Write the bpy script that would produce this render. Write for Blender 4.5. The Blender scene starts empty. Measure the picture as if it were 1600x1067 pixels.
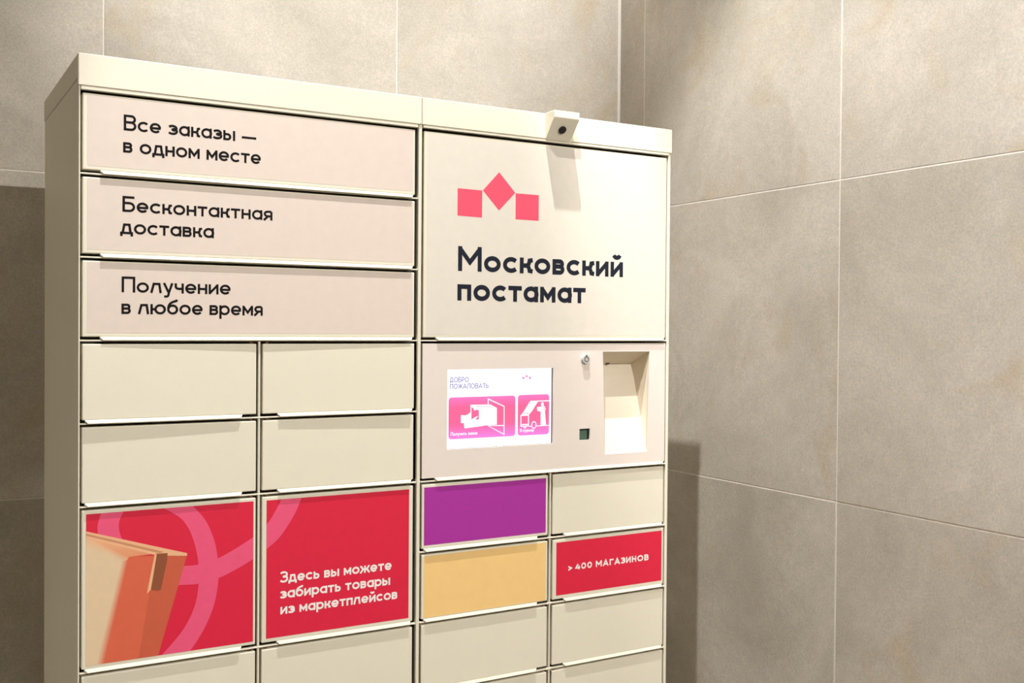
import bpy, bmesh, math, random
from mathutils import Matrix, Vector
S = bpy.context.scene
COL = S.collection
U = 0.109          # one locker row in metres
Z0 = 1.80          # height of the top edge of the first door row
def P(x, y, z): return (x*U, y*U, Z0 + z*U)

# ------------------------------------------------------------- camera
cam_d = bpy.data.cameras.new('camera')
cam_d.sensor_width = 36.0
cam_d.lens = 1641.0583/1600*36.0
cam_d.clip_start = 0.05
cam = bpy.data.objects.new('camera', cam_d); COL.objects.link(cam)
yaw, pitch, roll = 0.5343, -0.0129, 0.0074
f = Vector((math.sin(yaw), math.cos(yaw), 0)); r = Vector((math.cos(yaw), -math.sin(yaw), 0)); u = Vector((0, 0, 1))
f, u = f*math.cos(pitch)+u*math.sin(pitch), u*math.cos(pitch)-f*math.sin(pitch)
r, u = r*math.cos(roll)+u*math.sin(roll), u*math.cos(roll)-r*math.sin(roll)
R3 = Matrix((r, u, -f)).transposed()
cam.matrix_world = Matrix.Translation(P(-1.9247, -13.4135, -2.7696)) @ R3.to_4x4()
S.camera = cam

# ------------------------------------------------------------- light
w_ = bpy.data.worlds.new('world'); S.world = w_; w_.use_nodes = True
w_.node_tree.nodes['Background'].inputs[0].default_value = (1.0, 0.93, 0.82, 1)
w_.node_tree.nodes['Background'].inputs[1].default_value = 0.05
def spot(name, loc, target, power, size, blend, radius, col=(1.0, 0.985, 0.96)):
    l = bpy.data.lights.new(name, 'SPOT'); l.energy = power; l.spot_size = math.radians(size)
    l.spot_blend = blend; l.shadow_soft_size = radius; l.color = col
    o = bpy.data.objects.new(name, l); COL.objects.link(o)
    o.location = P(*loc)
    d = Vector(P(*target)) - Vector(P(*loc))
    o.rotation_euler = d.to_track_quat('-Z', 'Y').to_euler()
    return o
CEIL = 14.4
LAMPS = {'C': (4.70, -3.0, 14.0), 'B': (1.33, -7.0, 14.0), 'A': (9.0, -38.0, 14.0), 'D': (8.0, -9.0, 14.0), 'E': (2.2, -38.0, 14.0)}
spot('downlight_front', LAMPS['C'], (4.2, 0.2, -6.5), 235, 39, 0.35, 0.012, (1.0, 0.995, 0.985))
spot('downlight_wall', LAMPS['B'], (17.3, 0.6, -6.8), 212, 41, 0.6, 0.014)
spot('added_corner_fill', LAMPS['D'], (12.1, 3.6, 5.0), 48, 44, 1.0, 0.03)  # added fill lamp, brightens the right wall near the upper corner
spot('downlight_hall', LAMPS['A'], (1.0, 0.0, -9.0), 520, 46, 1.0, 0.02, (1.0, 0.965, 0.90))
spot('added_back_wall_fill', LAMPS['E'], (6.2, 5.8, 6.2), 820, 21, 0.9, 0.02)  # added lamp, lifts the back wall above the locker
S.view_settings.view_transform = 'Standard'
S.view_settings.look = 'None'
S.view_settings.gamma = 1.0
S.view_settings.use_curve_mapping = False
S.view_settings.exposure = 0.0

# ------------------------------------------------------------- materials
def lin(c):
    c = c/255.0
    return c/12.92 if c <= 0.04045 else ((c+0.055)/1.055)**2.4
def rgb(r_, g_, b_): return (lin(r_), lin(g_), lin(b_), 1.0)
def mat(name, col, rough=0.5, metal=0.0, noise=0.0, nscale=30.0, bump=0.0, bscale=300.0, spec=0.5, coat=0.0):
    m = bpy.data.materials.new(name); m.use_nodes = True
    nt = m.node_tree; b = nt.nodes['Principled BSDF']
    b.inputs['Base Color'].default_value = col; b.inputs['Roughness'].default_value = rough
    b.inputs['Metallic'].default_value = metal; b.inputs['Specular IOR Level'].default_value = spec
    b.inputs['Coat Weight'].default_value = coat
    g = nt.nodes.new('ShaderNodeNewGeometry')
    if noise:
        n = nt.nodes.new('ShaderNodeTexNoise'); n.inputs['Scale'].default_value = nscale; n.inputs['Detail'].default_value = 6
        nt.links.new(g.outputs['Position'], n.inputs['Vector'])
        mx = nt.nodes.new('ShaderNodeMix'); mx.data_type = 'RGBA'
        mx.inputs[6].default_value = tuple(c*(1-noise) for c in col[:3])+(1,)
        mx.inputs[7].default_value = tuple(min(1, c*(1+noise)) for c in col[:3])+(1,)
        nt.links.new(n.outputs['Fac'], mx.inputs[0]); nt.links.new(mx.outputs[2], b.inputs['Base Color'])
    if bump:
        n2 = nt.nodes.new('ShaderNodeTexNoise'); n2.inputs['Scale'].default_value = bscale; n2.inputs['Detail'].default_value = 3
        nt.links.new(g.outputs['Position'], n2.inputs['Vector'])
        bp = nt.nodes.new('ShaderNodeBump'); bp.inputs['Strength'].default_value = bump; bp.inputs['Distance'].default_value = 0.0005
        nt.links.new(n2.outputs['Fac'], bp.inputs['Height']); nt.links.new(bp.outputs['Normal'], b.inputs['Normal'])
    return m
M_PAINT = mat('cream_powder_coat', rgb(240, 233, 213), 0.42, noise=0.02, nscale=25, bump=0.12, bscale=700)
M_LIP = mat('cream_powder_coat_gloss', rgb(232, 224, 202), 0.4, bump=0.05, bscale=700)
M_DARK = mat('dark_gap_shade', rgb(38, 32, 26), 0.6, noise=0.1)  # dark tone puts the shade of the door gaps into the colour
M_CHROME = mat('chrome', (0.85, 0.84, 0.82, 1), 0.35, 0.65, bump=0.05)
M_BLACK = mat('black_plastic', (0.01, 0.01, 0.012, 1), 0.3, noise=0.1)
M_BEZEL = mat('navy_bezel', (0.006, 0.006, 0.03, 1), 0.5, noise=0.1)
M_GLASS = mat('dark_green_sensor', rgb(92, 120, 104), 0.15, noise=0.12, nscale=60)
M_GROUT = mat('pale_grout', rgb(246, 241, 233), 0.9, noise=0.04, nscale=80, bump=0.2, bscale=900)
M_PLASTER = mat('white_plaster', rgb(240, 237, 230), 0.9, noise=0.02)
M_FLOOR = mat('floor_stone', rgb(185, 176, 160), 0.5, noise=0.1, nscale=4)
M_SCREW = mat('brown_hinge', rgb(120, 70, 30), 0.6, noise=0.1)

def attr_mat(name, rough, emis=0.0, noise=0.0, spec=0.4):
    m = bpy.data.materials.new(name); m.use_nodes = True
    nt = m.node_tree; b = nt.nodes['Principled BSDF']
    a = nt.nodes.new('ShaderNodeAttribute'); a.attribute_name = 'Col'
    src = a.outputs['Color']
    if noise:
        g = nt.nodes.new('ShaderNodeNewGeometry'); n = nt.nodes.new('ShaderNodeTexNoise')
        n.inputs['Scale'].default_value = 60; n.inputs['Detail'].default_value = 8
        nt.links.new(g.outputs['Position'], n.inputs['Vector'])
        mr = nt.nodes.new('ShaderNodeMapRange'); mr.inputs[3].default_value = 1-noise; mr.inputs[4].default_value = 1+noise
        nt.links.new(n.outputs['Fac'], mr.inputs[0])
        vm = nt.nodes.new('ShaderNodeVectorMath'); vm.operation = 'SCALE'
        nt.links.new(src, vm.inputs[0]); nt.links.new(mr.outputs[0], vm.inputs['Scale']); src = vm.outputs[0]
    if emis:
        b.inputs['Base Color'].default_value = (0.02, 0.02, 0.02, 1)
        nt.links.new(src, b.inputs['Emission Color']); b.inputs['Emission Strength'].default_value = emis
    else:
        nt.links.new(src, b.inputs['Base Color'])
    b.inputs['Roughness'].default_value = rough; b.inputs['Specular IOR Level'].default_value = spec
    return m
M_INK = attr_mat('matt_ink', 0.65, spec=0.12)
M_PRINT = attr_mat('printed_film', 0.45, noise=0.05)
M_SCREEN = attr_mat('lit_screen', 0.3, emis=1.0)

def tile_mat():
    m = bpy.data.materials.new('concrete_look_porcelain'); m.use_nodes = True
    nt = m.node_tree; b = nt.nodes['Principled BSDF']; L = nt.links
    g = nt.nodes.new('ShaderNodeNewGeometry'); oi = nt.nodes.new('ShaderNodeObjectInfo')
    sc = nt.nodes.new('ShaderNodeVectorMath'); sc.operation = 'SCALE'; sc.inputs[0].default_value = (13.7, 7.9, 23.1)
    L.new(oi.outputs['Random'], sc.inputs['Scale'])
    ad = nt.nodes.new('ShaderNodeVectorMath'); ad.operation = 'ADD'
    L.new(g.outputs['Position'], ad.inputs[0]); L.new(sc.outputs[0], ad.inputs[1])
    def noise(scale, detail, rough=0.55, dist=0.0):
        n = nt.nodes.new('ShaderNodeTexNoise'); n.inputs['Scale'].default_value = scale; n.inputs['Detail'].default_value = detail
        n.inputs['Roughness'].default_value = rough; n.inputs['Distortion'].default_value = dist
        L.new(ad.outputs[0], n.inputs['Vector']); return n.outputs['Fac']
    def ramp(src, a, c0, b_, c1):
        r_ = nt.nodes.new('ShaderNodeValToRGB'); r_.color_ramp.elements[0].position = a; r_.color_ramp.elements[0].color = c0
        r_.color_ramp.elements[1].position = b_; r_.color_ramp.elements[1].color = c1; L.new(src, r_.inputs[0]); return r_.outputs[0]
    def mix(fac, a, b_, mode='MIX'):
        x = nt.nodes.new('ShaderNodeMix'); x.data_type = 'RGBA'; x.blend_type = mode
        if isinstance(fac, float): x.inputs[0].default_value = fac
        else: L.new(fac, x.inputs[0])
        for i, v in ((6, a), (7, b_)):
            if isinstance(v, tuple): x.inputs[i].default_value = v
            else: L.new(v, x.inputs[i])
        return x.outputs[2]
    base = ramp(noise(3.2, 7, 0.6, 0.6), 0.32, rgb(194, 190, 177), 0.70, rgb(224, 220, 209))
    warm = ramp(noise(5.5, 5, 0.6, 1.0), 0.56, (0, 0, 0, 1), 0.78, (1, 1, 1, 1))
    c = mix(warm, base, rgb(204, 190, 164))
    fine = ramp(noise(260, 4, 0.8), 0.30, (0.68, 0.68, 0.68, 1), 0.70, (1.18, 1.08, 1.08, 1))
    c = mix(0.75, c, fine, 'MULTIPLY')
    mid = ramp(noise(45, 5, 0.65), 0.3, (0.93, 0.93, 0.93, 1), 0.7, (1.05, 1.05, 1.05, 1))
    c = mix(0.8, c, mid, 'MULTIPLY')
    # pale hairline veins, broken up
    v = noise(2.6, 6, 0.5, 1.4)
    su = nt.nodes.new('ShaderNodeMath'); su.operation = 'SUBTRACT'; su.inputs[1].default_value = 0.5; L.new(v, su.inputs[0])
    ab = nt.nodes.new('ShaderNodeMath'); ab.operation = 'ABSOLUTE'; L.new(su.outputs[0], ab.inputs[0])
    vein = ramp(ab.outputs[0], 0.0, (1, 1, 1, 1), 0.006, (0, 0, 0, 1))
    brk = ramp(noise(4.0, 2), 0.6, (0, 0, 0, 1), 0.7, (0.5, 0.5, 0.5, 1))
    c = mix(mix(1.0, vein, brk, 'MULTIPLY'), c, rgb(226, 218, 206))
    L.new(c, b.inputs['Base Color'])
    b.inputs['Roughness'].default_value = 0.6
    bp = nt.nodes.new('ShaderNodeBump'); bp.inputs['Strength'].default_value = 0.15; bp.inputs['Distance'].default_value = 0.001
    L.new(noise(120, 4), bp.inputs['Height']); L.new(bp.outputs[0], b.inputs['Normal'])
    return m
M_TILE = tile_mat()

# ------------------------------------------------------------- mesh helpers
def link(name, me, m, parent=None, loc=(0, 0, 0)):
    if m is not None and not me.materials: me.materials.append(m)
    o = bpy.data.objects.new(name, me); COL.objects.link(o); o.location = loc
    if parent is not None: o.parent = parent
    return o
def from_bm(bm, name):
    bmesh.ops.recalc_face_normals(bm, faces=bm.faces)
    me = bpy.data.meshes.new(name); bm.to_mesh(me); bm.free(); return me
def add_box(bm, a, b, bev=0.0, seg=2):
    """box in locker units, a and b opposite corners"""
    lo = [min(p, q) for p, q in zip(a, b)]; hi = [max(p, q) for p, q in zip(a, b)]
    vs = [bm.verts.new((x*U, y*U, z*U)) for x in (lo[0], hi[0]) for y in (lo[1], hi[1]) for z in (lo[2], hi[2])]
    fs = [bm.faces.new([vs[i] for i in q]) for q in ((0,1,3,2),(4,6,7,5),(0,4,5,1),(2,3,7,6),(0,2,6,4),(1,5,7,3))]
    if bev:
        bmesh.ops.recalc_face_normals(bm, faces=fs)
        es = {e for f_ in fs for e in f_.edges}
        bmesh.ops.bevel(bm, geom=list(es), offset=bev*U, segments=seg, profile=0.5, affect='EDGES')
def box(name, a, b, m, parent=None, bev=0.0, loc=(0, 0, 0), seg=2):
    bm = bmesh.new(); add_box(bm, a, b, bev, seg)
    return link(name, from_bm(bm, name), m, parent, loc)
def prism(bm, pts, ax, a, b):
    """extrude a closed outline; ax 'x': pts are (y,z); ax 'y': pts are (x,z)"""
    def mk(p, t): return (t*U, p[0]*U, p[1]*U) if ax == 'x' else (p[0]*U, t*U, p[1]*U)
    A = [bm.verts.new(mk(p, a)) for p in pts]; B = [bm.verts.new(mk(p, b)) for p in pts]
    n = len(pts)
    bm.faces.new(A); bm.faces.new(B[::-1])
    for i in range(n): bm.faces.new((A[i], B[i], B[(i+1) % n], A[(i+1) % n]))
def cyl(bm, c, rad, y0, y1, n=32, bev=0.0):
    """round bar along y"""
    prism(bm, [(c[0]+rad*math.cos(2*math.pi*i/n), c[1]+rad*math.sin(2*math.pi*i/n)) for i in range(n)], 'y', y0, y1)

# ------------------------------------------------------------- room
WX, WY, WROT = 12.1745, 5.7622, -0.0191
FLOOR = -Z0/U
CORNER = Vector(P(WX, WY, 0))
def room(o):
    o.location = CORNER; o.rotation_euler = (0, 0, WROT); o['kind'] = 'structure'; return o
XL, YF, TH = -22.0, -48.0, 1.2
room(box('floor', (XL-TH, YF-TH, FLOOR-TH), (TH, TH, FLOOR), M_FLOOR))
room(box('ceiling', (XL-TH, YF-TH, CEIL), (TH, TH, CEIL+TH), M_PLASTER))
wb = room(box('wall_back', (XL-TH, 0.07, FLOOR), (TH, TH, CEIL), M_PLASTER))
wr = room(box('wall_right', (0.07, YF-TH, FLOOR), (TH, 0.07, CEIL), M_PLASTER))
room(box('wall_left', (XL-TH, YF-TH, FLOOR), (XL, 0.07, CEIL), M_PLASTER))
room(box('wall_front', (XL, YF-TH, FLOOR), (0.07, YF, CEIL), M_PLASTER))
box('grout', (XL, 0.012, FLOOR), (0, 0.07, CEIL), M_GROUT, wb)
box('grout', (0.012, YF, FLOOR), (0.07, 0.012, CEIL), M_GROUT, wr)
J = 0.026          # joint width
zj = [FLOOR, -11.235, -5.714, -0.193, 5.328, 10.85, CEIL]
xj = [12.28-WX-0.0, 6.77-WX, 1.258-WX, -4.25-WX, -9.77-WX-0.0, XL+0.0]
xj[0] = 0.03
yj = [0.03, 4.832-WY, -0.770-WY, -6.33-WY, -11.85-WY, -17.37-WY, -22.89-WY, -28.41-WY, -33.93-WY, -39.45-WY, YF]
mesh_cache = {}
random.seed(3)
def tile(parent, ax, a0, a1, z0, z1):
    w, h = round(a1-a0-J, 3), round(z1-z0-J, 3)
    key = (ax, w, h)
    if key not in mesh_cache:
        bm = bmesh.new()
        if ax == 'x': add_box(bm, (-w/2, 0, -h/2), (w/2, 0.055, h/2), 0.006, 1)
        else: add_box(bm, (0, -w/2, -h/2), (0.055, w/2, h/2), 0.006, 1)
        mesh_cache[key] = from_bm(bm, 'tile')
    c = (a0+a1)/2; p = random.uniform(-0.004, 0.004)
    loc = (c*U, p*U, (z0+z1)/2*U) if ax == 'x' else (p*U, c*U, (z0+z1)/2*U)
    link('tile', mesh_cache[key], M_TILE, parent, loc)
for i in range(len(zj)-1):
    for k in range(len(xj)-1): tile(wb, 'x', xj[k+1], xj[k], zj[i], zj[i+1])
    for k in range(len(yj)-1): tile(wr, 'y', yj[k+1], yj[k], zj[i], zj[i+1])
bm = bmesh.new()
prism_pts = [(0.0, 0.0), (-0.045, 0.0), (-0.02, -0.02), (0.0, -0.045)]
A = [bm.verts.new((p[0]*U, p[1]*U, FLOOR*U)) for p in prism_pts]; B = [bm.verts.new((p[0]*U, p[1]*U, CEIL*U)) for p in prism_pts]
bm.faces.new(A); bm.faces.new(B[::-1])
for i in range(4): bm.faces.new((A[i], B[i], B[(i+1) % 4], A[(i+1) % 4]))
link('corner_sealant', from_bm(bm, 'corner_sealant'), M_GROUT, wb)

# ------------------------------------------------------------- stroke lettering
def arc(cx, cy, rx, ry, a0, a1, n=None):
    n = n or max(4, int(abs(a1-a0)/9))
    return [(cx+rx*math.cos(math.radians(a0+(a1-a0)*i/n)), cy+ry*math.sin(math.radians(a0+(a1-a0)*i/n))) for i in range(n+1)]
def glyph(ch, w):
    """width and centre lines of one letter; x height 1, capitals 1.5"""
    h = w/2; t = 1-h; H = 1.52; T = H-h
    def ring(W, y0=0, y1=1.0):
        return arc(W/2, (y0+y1)/2, W/2-h, (y1-y0)/2-h, 0, 360, 40)
    def bowl(x0, xm, y0, y1):           # D-shaped bowl open to the left at x0
        r_ = (y1-y0)/2
        return [(x0, y1)] + arc(xm, (y0+y1)/2, r_*0.95, r_, 90, -90, 12) + [(x0, y0)]
    def B_(W, top, mid, flat=False):
        a = bowl(h, W-h-(top-mid)/2*0.95-0.03, mid, top); b = bowl(h, W-h-mid/2*0.95+h/2*0.95, h, mid)
        return [[(h, 0), (h, top+h)], a, b]
    if ch == ' ': return 0.42, []
    if ch in 'оO': return 1.04, [ring(1.04)]
    if ch == 'с': return 0.93, [arc(.52, .5, .52-h, .5-h, 42, 318)]
    if ch == 'е': return 1.0, [arc(.5, .5, .5-h, .5-h, 0, 322), [(h, .5-h*.2), (1-h*.4, .5-h*.2)]]
    if ch == 'а': return .97, [arc(.5, .5, .5-h, .5-h, 0, 360, 40), [(.97-h, 0), (.97-h, 1)]]
    if ch == 'р': return .99, [arc(.5, .5, .5-h, .5-h, 0, 360, 40), [(h, -.36), (h, 1)]]
    if ch == 'в': return .82, B_(.82, t, .53)
    if ch == 'В': return 1.08, B_(1.08, T, .80)
    if ch == 'Б': return 1.05, [[(h, 0), (h, T), (.98, T)], bowl(h, 1.05-h-(.86-h)/2*.95, h, .86)]
    if ch == 'ь': return .80, [[(h, 0), (h, 1)], bowl(h, .80-h-(.62-h)/2*.95, h, .62)]
    if ch == 'Ь': return .95, [[(h, 0), (h, H)], bowl(h, .95-h-(.84-h)/2*.95, h, .84)]
    if ch == 'ы': return 1.12, [[(h, 0), (h, 1)], bowl(h, .76-h-(.62-h)/2*.95, h, .62), [(1.12-h, 0), (1.12-h, 1)]]
    if ch == 'Р': return .95, [[(h, 0), (h, H)], bowl(h, .95-h-(T-.62)/2*.95, .62, T)]
    if ch == 'к': return .82, [[(h, 0), (h, 1)], [(h, .5), (.40, .5)] + arc(.40, .72, .20, .22, -90, -10, 6)[1:] + [(.62, t-.04), (.82, t)],
                               [(.38, .5), (.44, .5)] + arc(.40, .28, .20, .22, 80, 10, 6)[1:] + [(.62, h+.04), (.82, h)]]
    if ch == 'н': return .86, [[(h, 0), (h, 1)], [(.86-h, 0), (.86-h, 1)], [(h, .5), (.86-h, .5)]]
    if ch == 'Н': return 1.1, [[(h, 0), (h, H)], [(1.1-h, 0), (1.1-h, H)], [(h, .78), (1.1-h, .78)]]
    if ch == 'т': return .84, [[(0, t), (.84, t)], [(.42, 0), (.42, t)]]
    if ch == 'Т': return 1.0, [[(0, T), (1.0, T)], [(.5, 0), (.5, T)]]
    if ch == 'п': return .86, [[(h, 0), (h, t), (.86-h, t), (.86-h, 0)]]
    if ch == 'П': return 1.14, [[(h, 0), (h, T), (1.14-h, T), (1.14-h, 0)]]
    if ch == 'и': return .90, [[(h, 1), (h, 0)], [(.90-h, 0), (.90-h, 1)], [(h, h*.9), (.90-h, 1-h*.9)]]
    if ch == 'И': return 1.15, [[(h, H), (h, 0)], [(1.15-h, 0), (1.15-h, H)], [(h, h), (1.15-h, T)]]
    if ch == 'й': return .90, glyph('и', w)[1] + [arc(.45, 1.50, .22, .22, 195, 345, 8)]
    if ch == 'м': return 1.04, [[(h, 0), (h, 1)], [(1.04-h, 0), (1.04-h, 1)], [(h*.9, 1-h*.7), (.52, .28+h*.3), (1.04-h*.9, 1-h*.7)]]
    if ch == 'М': return 1.42, [[(h, 0), (h, H)], [(1.42-h, 0), (1.42-h, H)], [(h*.9, H-h*.9), (.71, .50+h*.4), (1.42-h*.9, H-h*.9)]]
    if ch == 'л': return .98, [[(h*.8, 0), (.30, t), (.76, t), (.98-h*.9, 0)]]
    if ch == 'Л': return 1.15, [[(h*.8, 0), (.34, T), (1.15-h, T), (1.15-h, 0)]]
    if ch == 'д': return 1.02, [[(h*.7, -.22), (h*.7, h*.8), (1.02-h*.7, h*.8), (1.02-h*.7, -.22)], [(.20, h), (.32, t), (.74, t), (.84, h)]]
    if ch == 'Д': return 1.25, [[(h, -.25), (h, h), (1.25-h, h), (1.25-h, -.25)], [(.25, h), (.40, T), (.95, T), (1.0, h)]]
    if ch == 'у': return .88, [[(h*.8, 1), (.46, .12)], [(.88-h*.8, 1), (.50, .06)] + arc(.28, -.12, .19, .20, -20, -95, 6) + [(.10, -.31)]]
    if ch == 'ч': return .82, [[(h, 1), (h, .72)] + arc(h+.24, .70, .24, .24, 180, 270, 6)[1:] + [(.82-h, .46)], [(.82-h, 0), (.82-h, 1)]]
    if ch == 'я': return .84, [[(.84-h, 0), (.84-h, t)] , [(.84-h, t)] + arc(h+.27, (t+.42)/2, .27, (t-.42)/2, 90, 270, 10) + [(.84-h, .42)], [(.42, .42), (.10, h*.6), (0, h*.6)]]
    if ch == 'Я': return 1.0, [[(1-h, 0), (1-h, T)], [(1-h, T)] + arc(h+.4, (T+.62)/2, .4, (T-.62)/2, 90, 270, 10) + [(1-h, .62)], [(.6, .62), (.12, 0)]]
    if ch == 'ю': return 1.38, [[(h, 0), (h, 1)], [(h, .5), (.42, .5)], [(x+.34, y) for x, y in ring(1.04)]]
    if ch == 'б': return 1.0, [arc(.5, .5, .5-h, .5-h, 0, 360, 40), arc(.62, .62, .62-h, .62, 185, 112, 8) + [(.62, 1.28), (.84, 1.36), (.90, 1.46)]]
    if ch == 'з': return .84, [arc(.38, t-.225, .34, .225, 150, -88, 12), arc(.38, h+.245, .40-h*.2, .245, 88, -150, 12), [(.28, .52), (.45, .52)]]
    if ch == 'З': return 1.0, [arc(.46, T-.32, .42, .32, 150, -88, 12), arc(.46, h+.37, .48-h*.2, .37, 88, -150, 12), [(.34, .80), (.52, .80)]]
    if ch == 'ж': return 1.30, [[(.65, 0), (.65, 1)], [(.05, 1), (.40, .52), (.02, 0)], [(1.25, 1), (.90, .52), (1.28, 0)], [(.40, .5), (.90, .5)]]
    if ch == 'Ж': return 1.60, [[(.80, 0), (.80, H)], [(.08, H), (.50, .78), (.04, 0)], [(1.52, H), (1.10, .78), (1.56, 0)], [(.50, .76), (1.10, .76)]]
    if ch == 'А': return 1.30, [[(h*.6, 0), (.65, T+h*.3), (1.30-h*.6, 0)], [(.28, .46), (1.02, .46)]]
    if ch == 'Г': return .95, [[(h, 0), (h, T), (.95, T)]]
    if ch == 'О': return 1.46, [arc(.73, .76, .73-h, .76-h, 0, 360, 44)]
    if ch == '0': return 1.14, [arc(.57, .76, .57-h, .76-h, 0, 360, 44)]
    if ch == '4': return 1.10, [[(.62, T), (h, .42), (1.10, .42)], [(.80, 0), (.80, .95)]]
    if ch == '>': return .70, [[(.0, 1.0), (.62, .56), (.0, .12)]]
    if ch == '—': return 1.36, [[(0, .46), (1.36, .46)]]
    return .5, []
def ribbon(pts, w):
    """quads of a constant-width stroke with mitred corners"""
    closed = len(pts) > 2 and (Vector(pts[0])-Vector(pts[-1])).length < 1e-5
    if closed: pts = pts[:-1]
    V = [Vector(p) for p in pts]; n = len(V); L, R_ = [], []
    for i in range(n):
        d0 = (V[i]-V[i-1]).normalized() if (i > 0 or closed) else None
        d1 = (V[(i+1) % n]-V[i]).normalized() if (i < n-1 or closed) else None
        if d0 is None: d0 = d1
        if d1 is None: d1 = d0
        n0 = Vector((-d0.y, d0.x)); n1 = Vector((-d1.y, d1.x)); m = (n0+n1)
        if m.length < 1e-4: m = n0
        m.normalize(); k = min(1/max(m.dot(n0), .35), 2.4)
        L.append(V[i]+m*(w/2*k)); R_.append(V[i]-m*(w/2*k))
    q = []
    for i in range(n if closed else n-1):
        j = (i+1) % n; q.append([L[i], R_[i], R_[j], L[j]])
    return q
def text_width(txt, w, g):
    x = 0
    for i, c in enumerate(txt): x += glyph(c, w)[0]+(g if i < len(txt)-1 else 0)
    return x
def text_quads(txt, x0, x1, zb, xh, w, g=0.15):
    """quads (in locker units) of one text line from x0 to x1 with its baseline at zb"""
    s = (x1-x0)/(text_width(txt, w, g)*xh)
    x = 0; out = []; k = 0
    for c in txt:
        gw, strokes = glyph(c, w)
        for st in strokes:
            pts = [(x0+(x+px)*xh*s, zb+pz*xh) for px, pz in st]
            k += 1
            for q in ribbon(pts, w*xh): out.append((q, 0.0004*(k % 4)))
        x += gw+g
    return out
def flat_mesh(name, items, m, parent, y0):
    """items: (outline in x,z; colour or list of colours; lift towards the viewer)"""
    vs, fs, cols = [], [], []
    for pts, col, lift in items:
        b = len(vs); pts = [tuple(p) for p in pts]
        ar = sum(pts[i][0]*pts[(i+1) % len(pts)][1]-pts[(i+1) % len(pts)][0]*pts[i][1] for i in range(len(pts)))
        cc = col if isinstance(col, list) else [col]*len(pts)
        if ar < 0: pts = pts[::-1]; cc = cc[::-1]
        vs += [(p[0]*U, (y0-lift*0.2)*U, p[1]*U) for p in pts]; fs.append(tuple(range(b, b+len(pts)))); cols += cc
    me = bpy.data.meshes.new(name); me.from_pydata(vs, [], fs)
    ca = me.color_attributes.new('Col', 'FLOAT_COLOR', 'POINT')
    for i, c in enumerate(cols): ca.data[i].color = c
    me.update()
    return link(name, me, m, parent)
INK = rgb(22, 18, 20); NAVY = rgb(34, 38, 50); WHITE = rgb(250, 244, 240)
def lettering(lines, col, parent, y0, m=None):
    for ln in lines:
        flat_mesh('lettering', [(q, col, 0.004+l) for q, l in text_quads(*ln)], m or M_INK, parent, y0)

# ------------------------------------------------------------- parcel locker
root = bpy.data.objects.new('parcel_locker', None); COL.objects.link(root)
root.location = (0, 0, Z0); root.empty_display_size = 0.2
root['label'] = 'cream metal parcel locker with touch screen and Russian lettering in the tiled corner'
root['category'] = 'locker'
D = 3.1744; XR = 8.985; FZ = FLOOR
NR = 16
bottom = -NR+0.04
# body
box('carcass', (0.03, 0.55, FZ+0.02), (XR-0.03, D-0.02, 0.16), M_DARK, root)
box('side_panel', (0, 0.0, FZ), (0.020, D, 0.168), M_PAINT, root, 0.009)
box('side_panel', (XR-0.05, 0.0, FZ), (XR, D, 0.168), M_PAINT, root, 0.012)
box('back_panel', (0.024, D-0.02, FZ), (XR-0.052, D, 0.168), M_PAINT, root)
box('plinth', (0.024, 0.03, FZ), (XR-0.052, 0.25, bottom-0.03), M_PAINT, root, 0.01)
# top cover in two lengths
def cap(x0, x1):
    bm = bmesh.new()
    prism(bm, [(-0.02, 0.0815), (0.06, 0.0815), (0.06, 0.176), (D+0.02, 0.176), (D+0.02, 0.463), (-0.02, 0.463)], 'x', x0, x1)
    bmesh.ops.recalc_face_normals(bm, faces=bm.faces)
    bmesh.ops.bevel(bm, geom=list(bm.edges), offset=0.009*U, segments=2, profile=0.5, affect='EDGES')
    return link('top_cover', from_bm(bm, 'top_cover'), M_PAINT, root)
cap(-0.008, 4.503); cap(4.509, XR+0.008)
# dark sheets standing in for shade in the door gaps, then frame strips
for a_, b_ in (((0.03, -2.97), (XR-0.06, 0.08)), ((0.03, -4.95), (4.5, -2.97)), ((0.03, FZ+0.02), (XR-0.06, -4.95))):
    box('gap_shade_sheet', (a_[0], 0.172, a_[1]), (b_[0], 0.25, b_[1]), M_DARK, root)
def strip(x0, x1, z0, z1, y=0.004, bev=0.005): return box('frame_strip', (x0, y, z0), (x1, 0.055, z1), M_PAINT, root, bev)
strip(0.024, 4.452, 0.034, 0.079, -0.014); strip(4.532, 8.932, 0.042, 0.079, -0.014)
strip(4.464, 4.518, FZ, 0.079, -0.004, 0.012)
strip(2.188, 2.216, bottom, -2.972, 0.004, 0.008)
strip(6.700, 6.728, bottom, -4.972, 0.004, 0.008)
for k in range(NR):
    if k != 5: strip(0.024, 4.460, -k-0.968, -k-0.950, 0.0, 0.004)
    if k not in (0, 1, 3): strip(4.524, 8.932, -k-0.968, -k-0.950, 0.0, 0.004)

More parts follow.
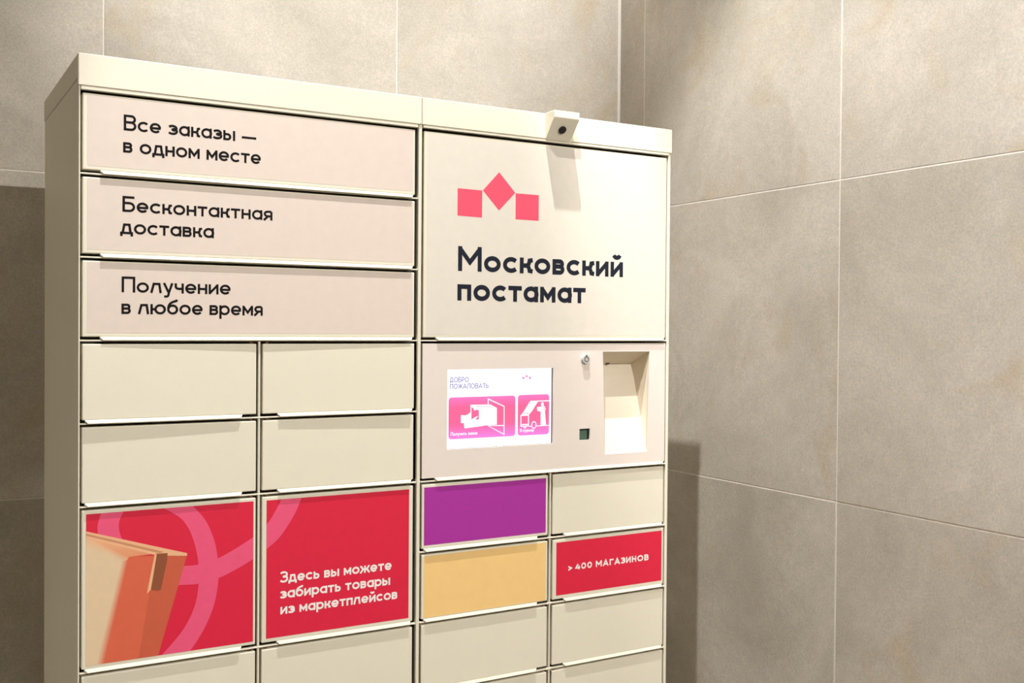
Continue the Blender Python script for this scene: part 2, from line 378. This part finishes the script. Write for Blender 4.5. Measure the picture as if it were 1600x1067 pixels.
def door(x0, x1, k, rows=1, cut='left', tilt=0.0, y=0.0, name='door'):
    """door leaf with its folded lower lip; cut says at which end the lip stops short"""
    z1 = -k; z0 = -k-rows+1-0.9135
    bm = bmesh.new()
    add_box(bm, (x0, 0, z0), (x1, 0.17, z1), 0.012, 2)
    d = link(name, from_bm(bm, name), M_PAINT, root)
    a = x0+(0.20 if cut == 'left' else 0.03); b = x1-(0.18 if cut == 'right' else 0.025)
    q = 0.027; t_ = 0.011
    bm = bmesh.new()
    top = z0+0.004; low = z0-0.039
    prof = [(0.004, top), (-q, low+0.004), (-q, low-t_*0.3), (0.004+t_, top-t_*2.2)]
    ca, cb = 0.035, 0.03
    xs0 = [a, a+ca, a+ca, a]; xs1 = [b, b-cb, b-cb, b]
    A = [bm.verts.new((xs0[i]*U, prof[i][0]*U, prof[i][1]*U)) for i in range(4)]
    B = [bm.verts.new((xs1[i]*U, prof[i][0]*U, prof[i][1]*U)) for i in range(4)]
    bm.faces.new(A); bm.faces.new(B[::-1])
    for i in range(4): bm.faces.new((A[i], B[i], B[(i+1) % 4], A[(i+1) % 4]))
    link('lip', from_bm(bm, 'lip'), M_LIP, d)
    if tilt or y:      # leaf not quite flush: turns about its own vertical edge
        px = x0 if tilt >= 0 else x1
        d.matrix_local = Matrix.Translation((px*U, y*U, 0)) @ Matrix.Rotation(tilt, 4, 'Z') @ Matrix.Translation((-px*U, 0, 0))
    return d
PINK = rgb(230, 214, 202); RED = rgb(230, 38, 70); RPINK = rgb(246, 92, 132)
def film(d, poly, col, extra=()):
    return flat_mesh('printed_film', [(poly, col, 0.0)] + list(extra), M_PRINT, d, -0.0012)
def rect(x0, x1, z0, z1): return [(x0, z0), (x1, z0), (x1, z1), (x0, z1)]
XA0, XA1, XB0, XB1 = 0.044, 2.162, 2.243, 4.412
XC0, XC1, XD0, XD1 = 4.549, 6.668, 6.760, 8.905
texts = [
    [('Все заказы —', 0.510, 2.146, -0.405, 0.127, 0.23, 0.09), ('в одном месте', 0.504, 2.210, -0.674, 0.127, 0.23, 0.09)],
    [('Бесконтактная', 0.497, 2.367, -1.393, 0.127, 0.23, 0.09), ('доставка', 0.476, 1.607, -1.660, 0.127, 0.23, 0.09)],
    [('Получение', 0.490, 1.824, -2.371, 0.127, 0.23, 0.09), ('в любое время', 0.489, 2.242, -2.635, 0.127, 0.23, 0.09)]]
for k in range(3):
    d = door(XA0, XB1, k, 1, 'left')
    film(d, rect(XA0+0.055, XB1-0.03, -k-0.865, -k-0.014), PINK)
    lettering(texts[k], INK, d, -0.0012)
# plain pairs on the left
for k in [3, 4] + list(range(7, NR)):
    door(XA0, XA1, k, 1, 'right', tilt=0.0065 if k == 3 else 0.0, y=-0.014 if k == 3 else 0.0)
    door(XB0, XB1, k, 1, 'left', tilt=-0.0055 if k == 3 else 0.0, y=-0.012 if k == 3 else 0.0)
for k in range(3, NR):
    for px_ in ([2.085, 2.292] if k != 6 else []) + ([6.59, 6.80] if k > 4 else []):
        box('hinge_pin', (px_, 0.03, -k+0.006), (px_+0.035, 0.10, -k+0.030), M_SCREW, root)
# picture door
d = door(XA0, XA1, 5, 2, 'right')
SA = [(0.093, -6.880), (2.131, -6.862), (2.128, -5.046), (0.093, -5.042)]
X0, X1, ZB, ZT = 0.093, 2.130, -6.872, -5.044
ex = []
def band(outer, inner, col, lift):
    """area between two lines given as point lists, resampled to the same count"""
    def res(pts, n):
        L = [0]
        for a, b in zip(pts, pts[1:]): L.append(L[-1]+math.dist(a, b))
        out = []
        for i in range(n+1):
            s = L[-1]*i/n; j = max(0, next((q for q in range(len(L)-1) if L[q+1] >= s-1e-9), len(L)-2))
            t = (s-L[j])/(L[j+1]-L[j]); out.append((pts[j][0]+(pts[j+1][0]-pts[j][0])*t, pts[j][1]+(pts[j+1][1]-pts[j][1])*t))
        return out
    def smooth(pts):
        o = []
        P_ = [pts[0]]+list(pts)+[pts[-1]]
        for i in range(1, len(P_)-2):
            for s in range(6):
                t = s/6; p0, p1, p2, p3 = P_[i-1], P_[i], P_[i+1], P_[i+2]
                o.append(tuple(0.5*((2*p1[c])+(-p0[c]+p2[c])*t+(2*p0[c]-5*p1[c]+4*p2[c]-p3[c])*t*t+(-p0[c]+3*p1[c]-3*p2[c]+p3[c])*t**3) for c in (0, 1)))
        o.append(pts[-1]); return o
    a, b = res(smooth(outer), 30), res(smooth(inner), 30)
    return [([a[i], a[i+1], b[i+1], b[i]], col, lift) for i in range(30)]
ex += band([(0.262, ZT), (0.223, -5.191), (0.238, -5.331), (0.30, -5.42), (0.42, -5.50)], [(0.524, ZT), (0.473, -5.156), (0.474, -5.283), (0.52, -5.40), (0.62, -5.48)], RPINK, 0.002)
ringo = [(1.355, ZT), (1.511, -5.234), (1.619, -5.486), (1.669, -5.735), (1.682, -5.979), (1.635, -6.29), (1.539, -6.545), (1.421, -6.746), (1.326, ZB)]
ringi = [(1.000, ZT), (1.203, -5.184), (1.321, -5.362), (1.393, -5.585), (1.429, -5.806), (1.43, -6.047), (1.384, -6.307), (1.278, -6.533), (1.162, -6.685), (0.98, ZB)]
ex += band(ringo, ringi, RPINK, 0.002)
ex += band([(1.10, -5.79), (1.229, -5.789), (1.417, -5.792), (1.669, -5.739), (1.9, -5.636), (X1, -5.511)], [(1.10, -6.015), (1.183, -6.023), (1.43, -6.035), (1.682, -5.992), (1.926, -5.897), (X1, -5.795)], RPINK, 0.003)
# the carton: side, soft-edged front, top, tape
CF = rgb(236, 208, 172); CS = rgb(228, 108, 78); CT = rgb(240, 158, 116); CE = rgb(247, 190, 146); TP = rgb(150, 86, 56)
ex.append(([(0.590, -5.600), (1.283, -5.650), (0.936, ZB), (0.20, ZB)], CS, 0.005))
ex.append(([(0.905, -5.61), (1.283, -5.660), (0.936, ZB), (0.70, ZB)], rgb(212, 100, 72), 0.006))
ex.append(([(X0, -5.44), (0.500, -5.640), (0.210, ZB), (X0, ZB)], CF, 0.007))
ex.append(([(0.500, -5.640), (0.585, -5.615), (0.300, ZB), (0.210, ZB)], [CF, CS, CS, CF], 0.007))
ex.append(([(X0, -5.315), (0.89, -5.60), (0.590, -5.605), (0.56, -5.64), (0.500, -5.650), (X0, -5.45)], [CE, CT, CT, CE, CF, CF], 0.008))
ex.append(([(X0, -5.248), (1.284, -5.632), (1.284, -5.665), (0.92, -5.625), (X0, -5.325)], CE, 0.009))
ex.append(([(X0, -5.275), (1.00, -5.585), (0.95, -5.60), (X0, -5.300)], rgb(214, 150, 112), 0.010))
ex.append(([(0.905, -5.600), (1.047, -5.606), (1.040, -5.70), (0.965, -6.055), (0.93, -6.062), (0.838, -6.036)], TP, 0.011))
ex.append(([(0.890, -5.610), (0.915, -5.610), (0.845, -6.04), (0.797, -6.085)], CE, 0.012))
film(d, [(X0, ZB), (X1, ZB), (X1, ZT), (X0, ZT)], RED, ex)
# red door with the text
d = door(XB0, XB1, 5, 2, 'left')
ex = band([(2.777, -5.050), (2.705, -5.218), (2.598, -5.391), (2.466, -5.56), (2.303, -5.686)], [(2.500, -5.050), (2.451, -5.145), (2.385, -5.256), (2.35, -5.31), (2.303, -5.364)], RPINK, 0.002)
film(d, rect(2.303, 4.350, -6.863, -5.048), RED, ex)
lettering([('Здесь вы можете', 2.489, 4.089, -6.151, 0.099, 0.26, .09), ('забирать товары', 2.490, 4.067, -6.360, 0.099, 0.26, .09),
           ('из маркетплейсов', 2.494, 4.178, -6.568, 0.099, 0.26, .09)], WHITE, d, -0.0012)
# right column
d = door(XC0, XD1, 0, 3, 'left')
film(d, rect(XC0+0.05, XD1-0.02, -2.88, -0.03), rgb(230, 222, 209))
LOGO = rgb(246, 84, 112)
flat_mesh('emblem', [([(5.085, -0.768), (5.490, -0.772), (5.488, -1.167), (5.085, -1.160)], LOGO, 0),
                     ([(5.772, -0.483), (6.048, -0.767), (5.772, -1.046), (5.500, -0.770)], LOGO, 0),
                     ([(6.056, -0.772), (6.461, -0.772), (6.461, -1.157), (6.056, -1.157)], LOGO, 0)], M_PRINT, d, -0.002)
lettering([('Московский', 5.093, 8.046, -1.955, 0.236, 0.285, .09), ('постамат', 5.087, 7.328, -2.381, 0.236, 0.285, .09)], NAVY, d, -0.0012)
for k in range(5, NR):
    d = door(XC0, XC1, k, 1, 'right')
    if k == 5: film(d, rect(4.584, 6.629, -5.867, -5.042), rgb(176, 52, 164))
    if k == 6: film(d, rect(4.585, 6.638, -6.898, -6.020), rgb(255, 213, 142))
    d = door(XD0, XD1, k, 1, 'left', y=0.012 if k == 5 else 0.0)
    if k == 6:
        film(d, rect(6.826, 8.866, -6.857, -6.045), RED)
        lettering([('> 400 МАГАЗИНОВ', 7.049, 8.605, -6.498, 0.064, 0.36, .16)], WHITE, d, -0.0012)

# control panel: one plate with openings, k = 3..4
px0, px1, pz0, pz1 = XC0-0.004, XD1, -4.9135, -3.0
SX0, SX1, SZ0, SZ1 = 4.940, 6.752, -4.523, -3.372
NX = [(7.665, -3.130), (8.586, -3.130), (8.553, -4.741), (7.719, -4.741)]
WXA, WXB, WZA, WZB = 7.235, 7.432, -4.497, -4.322
def plate():
    bm = bmesh.new()
    outer = [(px0, pz0), (px1, pz0), (px1, pz1), (px0, pz1)]
    holes = [[(SX0, SZ0), (SX1, SZ0), (SX1, SZ1), (SX0, SZ1)], [NX[3], NX[2], NX[1], NX[0]], [(WXA, WZA), (WXB, WZA), (WXB, WZB), (WXA, WZB)]]
    es = []
    for loop in [outer]+holes:
        vs = [bm.verts.new((p[0]*U, 0, p[1]*U)) for p in loop]
        for i in range(len(vs)): es.append(bm.edges.new((vs[i], vs[(i+1) % len(vs)])))
    bmesh.ops.triangle_fill(bm, use_beauty=True, use_dissolve=False, edges=es)
    bad = []
    for f_ in bm.faces:
        c = f_.calc_center_median()
        x, z = c.x/U, c.z/U
        if SX0 < x < SX1 and SZ0 < z < SZ1 or WXA < x < WXB and WZA < z < WZB: bad.append(f_)
        elif 7.70 < x < 8.57 and -4.74 < z < -3.13: bad.append(f_)
    bmesh.ops.delete(bm, geom=bad, context='FACES_ONLY')
    r_ = bmesh.ops.extrude_face_region(bm, geom=list(bm.faces))
    for v in [g for g in r_['geom'] if isinstance(g, bmesh.types.BMVert)]: v.co.y += 0.03*U
    return link('control_panel', from_bm(bm, 'control_panel'), mat('pink_beige_panel', rgb(240, 227, 218), 0.45, noise=0.03, nscale=40, bump=0.1, bscale=700), root)
cp = plate()
# border edge and side returns of the panel
def rim(a, b): return box('edge_return', a, b, M_PAINT, cp, 0.003)
rim((px0, 0.031, pz0), (px0+0.03, 0.17, pz1)); rim((px1-0.03, 0.031, pz0), (px1, 0.17, pz1))
rim((px0+0.03, 0.031, pz0), (px1-0.03, 0.17, pz0+0.03)); rim((px0+0.03, 0.031, pz1-0.03), (px1-0.03, 0.17, pz1))
bm = bmesh.new(); q = 0.026
prof = [(0.004, pz0+0.004), (-q, pz0-0.037), (-q, pz0-0.044), (0.015, pz0-0.02)]
xs0 = [px0+0.2, px0+0.235, px0+0.235, px0+0.2]; xs1 = [px1-0.02, px1-0.05, px1-0.05, px1-0.02]
A = [bm.verts.new((xs0[i]*U, prof[i][0]*U, prof[i][1]*U)) for i in range(4)]; B = [bm.verts.new((xs1[i]*U, prof[i][0]*U, prof[i][1]*U)) for i in range(4)]
bm.faces.new(A); bm.faces.new(B[::-1])
for i in range(4): bm.faces.new((A[i], B[i], B[(i+1) % 4], A[(i+1) % 4]))
link('lip', from_bm(bm, 'lip'), M_LIP, cp)
# scanner recess
prof = [(0.03, -3.130), (0.497, -3.347), (0.408, -3.536), (0.012, -4.741)]
bm = bmesh.new()
def nx(z, side):
    t = (z+3.130)/(-4.741+3.130)
    return NX[0][0]+(NX[3][0]-NX[0][0])*t if side == 0 else NX[1][0]+(NX[2][0]-NX[1][0])*t
Lv = [bm.verts.new((nx(z, 0)*U, y*U, z*U)) for y, z in prof]; Rv = [bm.verts.new((nx(z, 1)*U, y*U, z*U)) for y, z in prof]
for i in range(3): bm.faces.new((Lv[i], Rv[i], Rv[i+1], Lv[i+1]))
bm.faces.new(Lv); bm.faces.new(Rv[::-1])
bmesh.ops.recalc_face_normals(bm, faces=bm.faces)
bmesh.ops.reverse_faces(bm, faces=bm.faces)
me = bpy.data.meshes.new('scanner_recess'); bm.to_mesh(me); bm.free()
rec = link('scanner_recess', me, mat('recess_paint', rgb(240, 228, 208), 0.45, noise=0.02), cp); rec['label'] = 'sloping cream recess for the code scanner'
bm = bmesh.new(); add_box(bm, (8.055, 0.44, -3.325), (8.115, 0.47, -3.345), 0.002); 
link('scanner_tab', from_bm(bm, 'scanner_tab'), M_BLACK, cp)
# sensor window
sw = box('sensor_window', (WXA-0.02, 0.07, WZA-0.02), (WXB+0.02, 0.10, WZB+0.02), M_GLASS, cp)
sw['label'] = 'small dark green window'
# lock
bm = bmesh.new(); cyl(bm, (7.327, -3.245), 0.078, -0.012, 0.02); cyl(bm, (7.327, -3.245), 0.066, -0.045, -0.010)
lk = link('lock', from_bm(bm, 'lock'), M_CHROME, cp); lk['label'] = 'round chrome tubular lock'
bm = bmesh.new()
ro, ri, n = 0.040, 0.030, 32
vo = [bm.verts.new(((7.327+ro*math.cos(2*math.pi*i/n))*U, -0.0465*U, (-3.245+ro*math.sin(2*math.pi*i/n))*U)) for i in range(n)]
vi = [bm.verts.new(((7.327+ri*math.cos(2*math.pi*i/n))*U, -0.0465*U, (-3.245+ri*math.sin(2*math.pi*i/n))*U)) for i in range(n)]
for i in range(n): bm.faces.new((vo[i], vo[(i+1) % n], vi[(i+1) % n], vi[i]))
add_box(bm, (7.320, -0.0475, -3.215), (7.334, -0.045, -3.175))
link('keyway', from_bm(bm, 'keyway'), M_BLACK, cp)
# screen
box('screen_bezel', (SX0-0.03, 0.060, SZ0-0.03), (SX1+0.03, 0.12, SZ1+0.03), M_BEZEL, cp)
bm = bmesh.new()
for a, b in (((SX0-0.012, 0.031, SZ0-0.012), (SX0-0.001, 0.075, SZ1+0.012)), ((SX1+0.001, 0.031, SZ0-0.012), (SX1+0.012, 0.075, SZ1+0.012)),
             ((SX0-0.001, 0.031, SZ0-0.012), (SX1+0.001, 0.075, SZ0-0.001)), ((SX0-0.001, 0.031, SZ1+0.001), (SX1+0.001, 0.075, SZ1+0.012))): add_box(bm, a, b)
link('gasket', from_bm(bm, 'gasket'), M_BEZEL, cp)
ys = 0.056
k_ = 1.0
SW = (1.12, 1.10, 1.14, 1); C1 = (1.0, .14, .33, 1); C2 = (1.0, .20, .58, 1); C3 = (1.0, .24, .80, 1)
GR = rgb(150, 140, 190)
it = [(rect(SX0+0.001, SX1-0.001, SZ0+0.001, SZ1-0.001), SW, 0)]
def card(x0, x1, z0, z1, rd=0.045, n=10, top=C2, mid=C1, bot=C3):
    def inset(z):
        d_ = min(z1-z, z-z0)
        return rd-math.sqrt(max(0, rd*rd-(rd-d_)**2)) if d_ < rd else 0
    zs = [z0, z0+rd*.08, z0+rd*.3, z0+rd*.6, z0+rd] + [z0+rd+(z1-z0-2*rd)*i/n for i in range(1, n)] + [z1-rd, z1-rd*.6, z1-rd*.3, z1-rd*.08, z1]
    def colr(z):
        t = (z-z0)/(z1-z0)
        a, b, s = (bot, mid, min(1, t/.35)) if t < .5 else (top, mid, min(1, (1-t)/.25))
        return tuple(a[i]+(b[i]-a[i])*s for i in range(3))+(1,)
    for a, b in zip(zs, zs[1:]):
        ia, ib = inset(a), inset(b)
        it.append(([(x0+ia, a), (x1-ia, a), (x1-ib, b), (x0+ib, b)], [colr(a), colr(a), colr(b), colr(b)], 0.002))
card(4.963, 6.078, -4.376, -3.775); card(6.121, 6.674, -4.376, -3.769)
def line(pts, w, col=SW, lift=0.005):
    for q_ in ribbon(pts, w): it.append((q_, col, lift))
it.append(([(5.319, -3.889), (5.646, -3.893), (5.761, -3.949), (5.763, -4.195), (5.55, -4.199), (5.535, -4.205), (5.223, -4.229), (5.212, -4.153), (5.164, -4.148), (5.163, -4.034), (5.251, -4.04), (5.320, -4.0)], SW, 0.004))
it.append(([(5.334, -3.918), (5.370, -3.945), (5.459, -3.975), (5.459, -4.110), (5.405, -4.105), (5.450, -4.055), (5.392, -4.072), (5.336, -4.106)], C1, 0.006))
line([(5.372, -3.93), (5.385, -3.965), (5.41, -3.965)], 0.016, SW, 0.008)
line([(5.41, -3.912), (5.66, -3.914)], 0.006, C1, 0.006)
line([(5.613, -3.895), (5.613, -3.812), (5.884, -3.930), (5.886, -4.345), (5.615, -4.205), (5.886, -4.213)], 0.015)
# van, wheel and courier
it.append(([(6.331, -3.873), (6.474, -3.875), (6.370, -4.016), (6.323, -4.063), (6.176, -4.070), (6.209, -4.035)], SW, 0.004))
line([(6.34, -3.869), (6.673, -3.869)], 0.016); line([(6.448, -4.243), (6.673, -4.243)], 0.012); line([(6.315, -4.245), (6.367, -4.243)], 0.012)
line([(6.176, -4.075), (6.309, -4.075), (6.309, -4.236), (6.176, -4.236), (6.176, -4.070)], 0.016)
line([(6.19, -4.212), (6.30, -4.212)], 0.014); line([(6.22, -4.248), (6.245, -4.268), (6.27, -4.248)], 0.014)
line([(6.21, -4.046), (6.32, -4.044)], 0.007, C1, 0.006)
line(arc(6.405, -4.226, .038, .050, 0, 360, 24), 0.014)
it.append((arc(6.553, -3.922, .026, .034, 0, 360, 16)[:-1], SW, 0.005))
it.append(([(6.458, -3.956), (6.532, -3.956), (6.590, -3.946), (6.615, -3.983), (6.600, -4.032), (6.622, -4.238), (6.525, -4.240), (6.523, -4.029), (6.461, -4.015)], SW, 0.006))
line(arc(6.585, -3.985, .014, .020, 110, -120, 8), 0.008, C1, 0.008)
# small emblem and words
for cx, cz, rot in ((6.214, -3.516, 0), (6.271, -3.490, 1), (6.328, -3.516, 0)):
    r_ = 0.017
    it.append((([(cx-r_, cz-r_), (cx+r_, cz-r_), (cx+r_, cz+r_), (cx-r_, cz+r_)] if not rot else [(cx, cz-r_*1.3), (cx+r_*1.3, cz), (cx, cz+r_*1.3), (cx-r_*1.3, cz)]), (1.0, .25, .52, 1), 0.003))
for ln, c_ in ((('ДОБРО', 4.981, 5.288, -3.556, 0.047, 0.17, .2), (.10, .07, .42, 1)), (('ПОЖАЛОВАТЬ', 4.982, 5.616, -3.652, 0.047, 0.17, .2), (.10, .07, .42, 1)),
               (('Получить заказ', 5.000, 5.436, -4.326, 0.034, 0.26, .12), SW), (('Я курьер', 6.157, 6.409, -4.324, 0.034, 0.26, .12), SW),
               (('Московский', 6.396, 6.620, -3.505, 0.018, 0.2, .12), (.85, .80, .92, 1)), (('постамат', 6.396, 6.560, -3.535, 0.018, 0.2, .12), (.85, .80, .92, 1))):
    for q_, l in text_quads(*ln): it.append((q_, c_, 0.009+l))
bx = 0.056/13.41   # the display lies behind the plate: its picture is that much larger seen through the opening
it = [it[0]] + [([(x_+(x_+1.925)*bx, z_+(z_+2.77)*bx) for x_, z_ in p_], c_, l_) for p_, c_, l_ in it[1:]]
scr = flat_mesh('screen', it, M_SCREEN, cp, ys)
scr['label'] = 'lit touch screen with two pink picture buttons'

# camera hood on the top cover
hx0, hx1 = 6.560, 7.008
bm = bmesh.new()
prism(bm, [(-0.02, 0.474), (-0.271, 0.474), (-0.271, 0.366), (-0.02, 0.062)], 'x', hx0, hx1)
bmesh.ops.recalc_face_normals(bm, faces=bm.faces)
bmesh.ops.bevel(bm, geom=list(bm.edges), offset=0.012*U, segments=2, profile=0.5, affect='EDGES')
hood = link('camera_hood', from_bm(bm, 'camera_hood'), M_PAINT, root)
hood['label'] = 'wedge-shaped hood with a black lens over the tall door'
bm = bmesh.new(); bmesh.ops.create_cone(bm, cap_ends=True, segments=36, radius1=0.062*U, radius2=0.062*U, depth=0.03*U)
nrm = Vector((0, -0.304, -0.251)).normalized()
me = bpy.data.meshes.new('lens'); bm.to_mesh(me); bm.free()
ln_ = link('lens', me, M_BLACK, hood)
ln_.matrix_local = Matrix.Translation((6.775*U, -0.150*U, 0.216*U)) @ nrm.to_track_quat('Z', 'Y').to_matrix().to_4x4()

# ------------------------------------------------------------- ceiling downlights, with housings for the two added fill lamps
M_GLOW = bpy.data.materials.new('lamp_glow'); M_GLOW.use_nodes = True
_b = M_GLOW.node_tree.nodes['Principled BSDF']; _b.inputs['Emission Color'].default_value = (1, .93, .83, 1); _b.inputs['Emission Strength'].default_value = 4
M_TRIM = mat('white_trim', rgb(235, 235, 232), 0.4, noise=0.01)
for (key, lab) in (('C', 'white recessed ceiling downlight right above the locker front'), ('B', 'white recessed ceiling downlight beside the one over the locker, nearer the camera'),
                   ('D', 'added fill lamp nearest the right wall, brightening its upper corner'),
                   ('A', 'white recessed ceiling downlight far behind the camera, right one of the far pair'),
                   ('E', 'added fill lamp far behind the camera, left one of the far pair, for the back wall top')):
    x, y, _ = LAMPS[key]
    e = bpy.data.objects.new('ceiling_downlight', None); COL.objects.link(e); e.location = P(x, y, CEIL)
    e['label'] = lab; e['category'] = 'lamp'; e['group'] = 'ceiling downlights'
    bm = bmesh.new(); n = 32
    prof = [(0.50, 0.0), (0.50, -0.05), (0.40, -0.07), (0.36, -0.03), (0.36, 0.0)]
    rings = [[bm.verts.new((r_*U*math.cos(2*math.pi*i/n), r_*U*math.sin(2*math.pi*i/n), z*U)) for i in range(n)] for r_, z in prof]
    for a, b in zip(rings, rings[1:]):
        for i in range(n): bm.faces.new((a[i], a[(i+1) % n], b[(i+1) % n], b[i]))
    link('trim_ring', from_bm(bm, 'trim_ring'), M_TRIM, e)
    bm = bmesh.new(); bmesh.ops.create_circle(bm, cap_ends=True, segments=32, radius=0.36*U)
    bmesh.ops.translate(bm, verts=bm.verts, vec=(0, 0, -0.02*U))
    link('diffuser', from_bm(bm, 'diffuser'), M_GLOW, e)
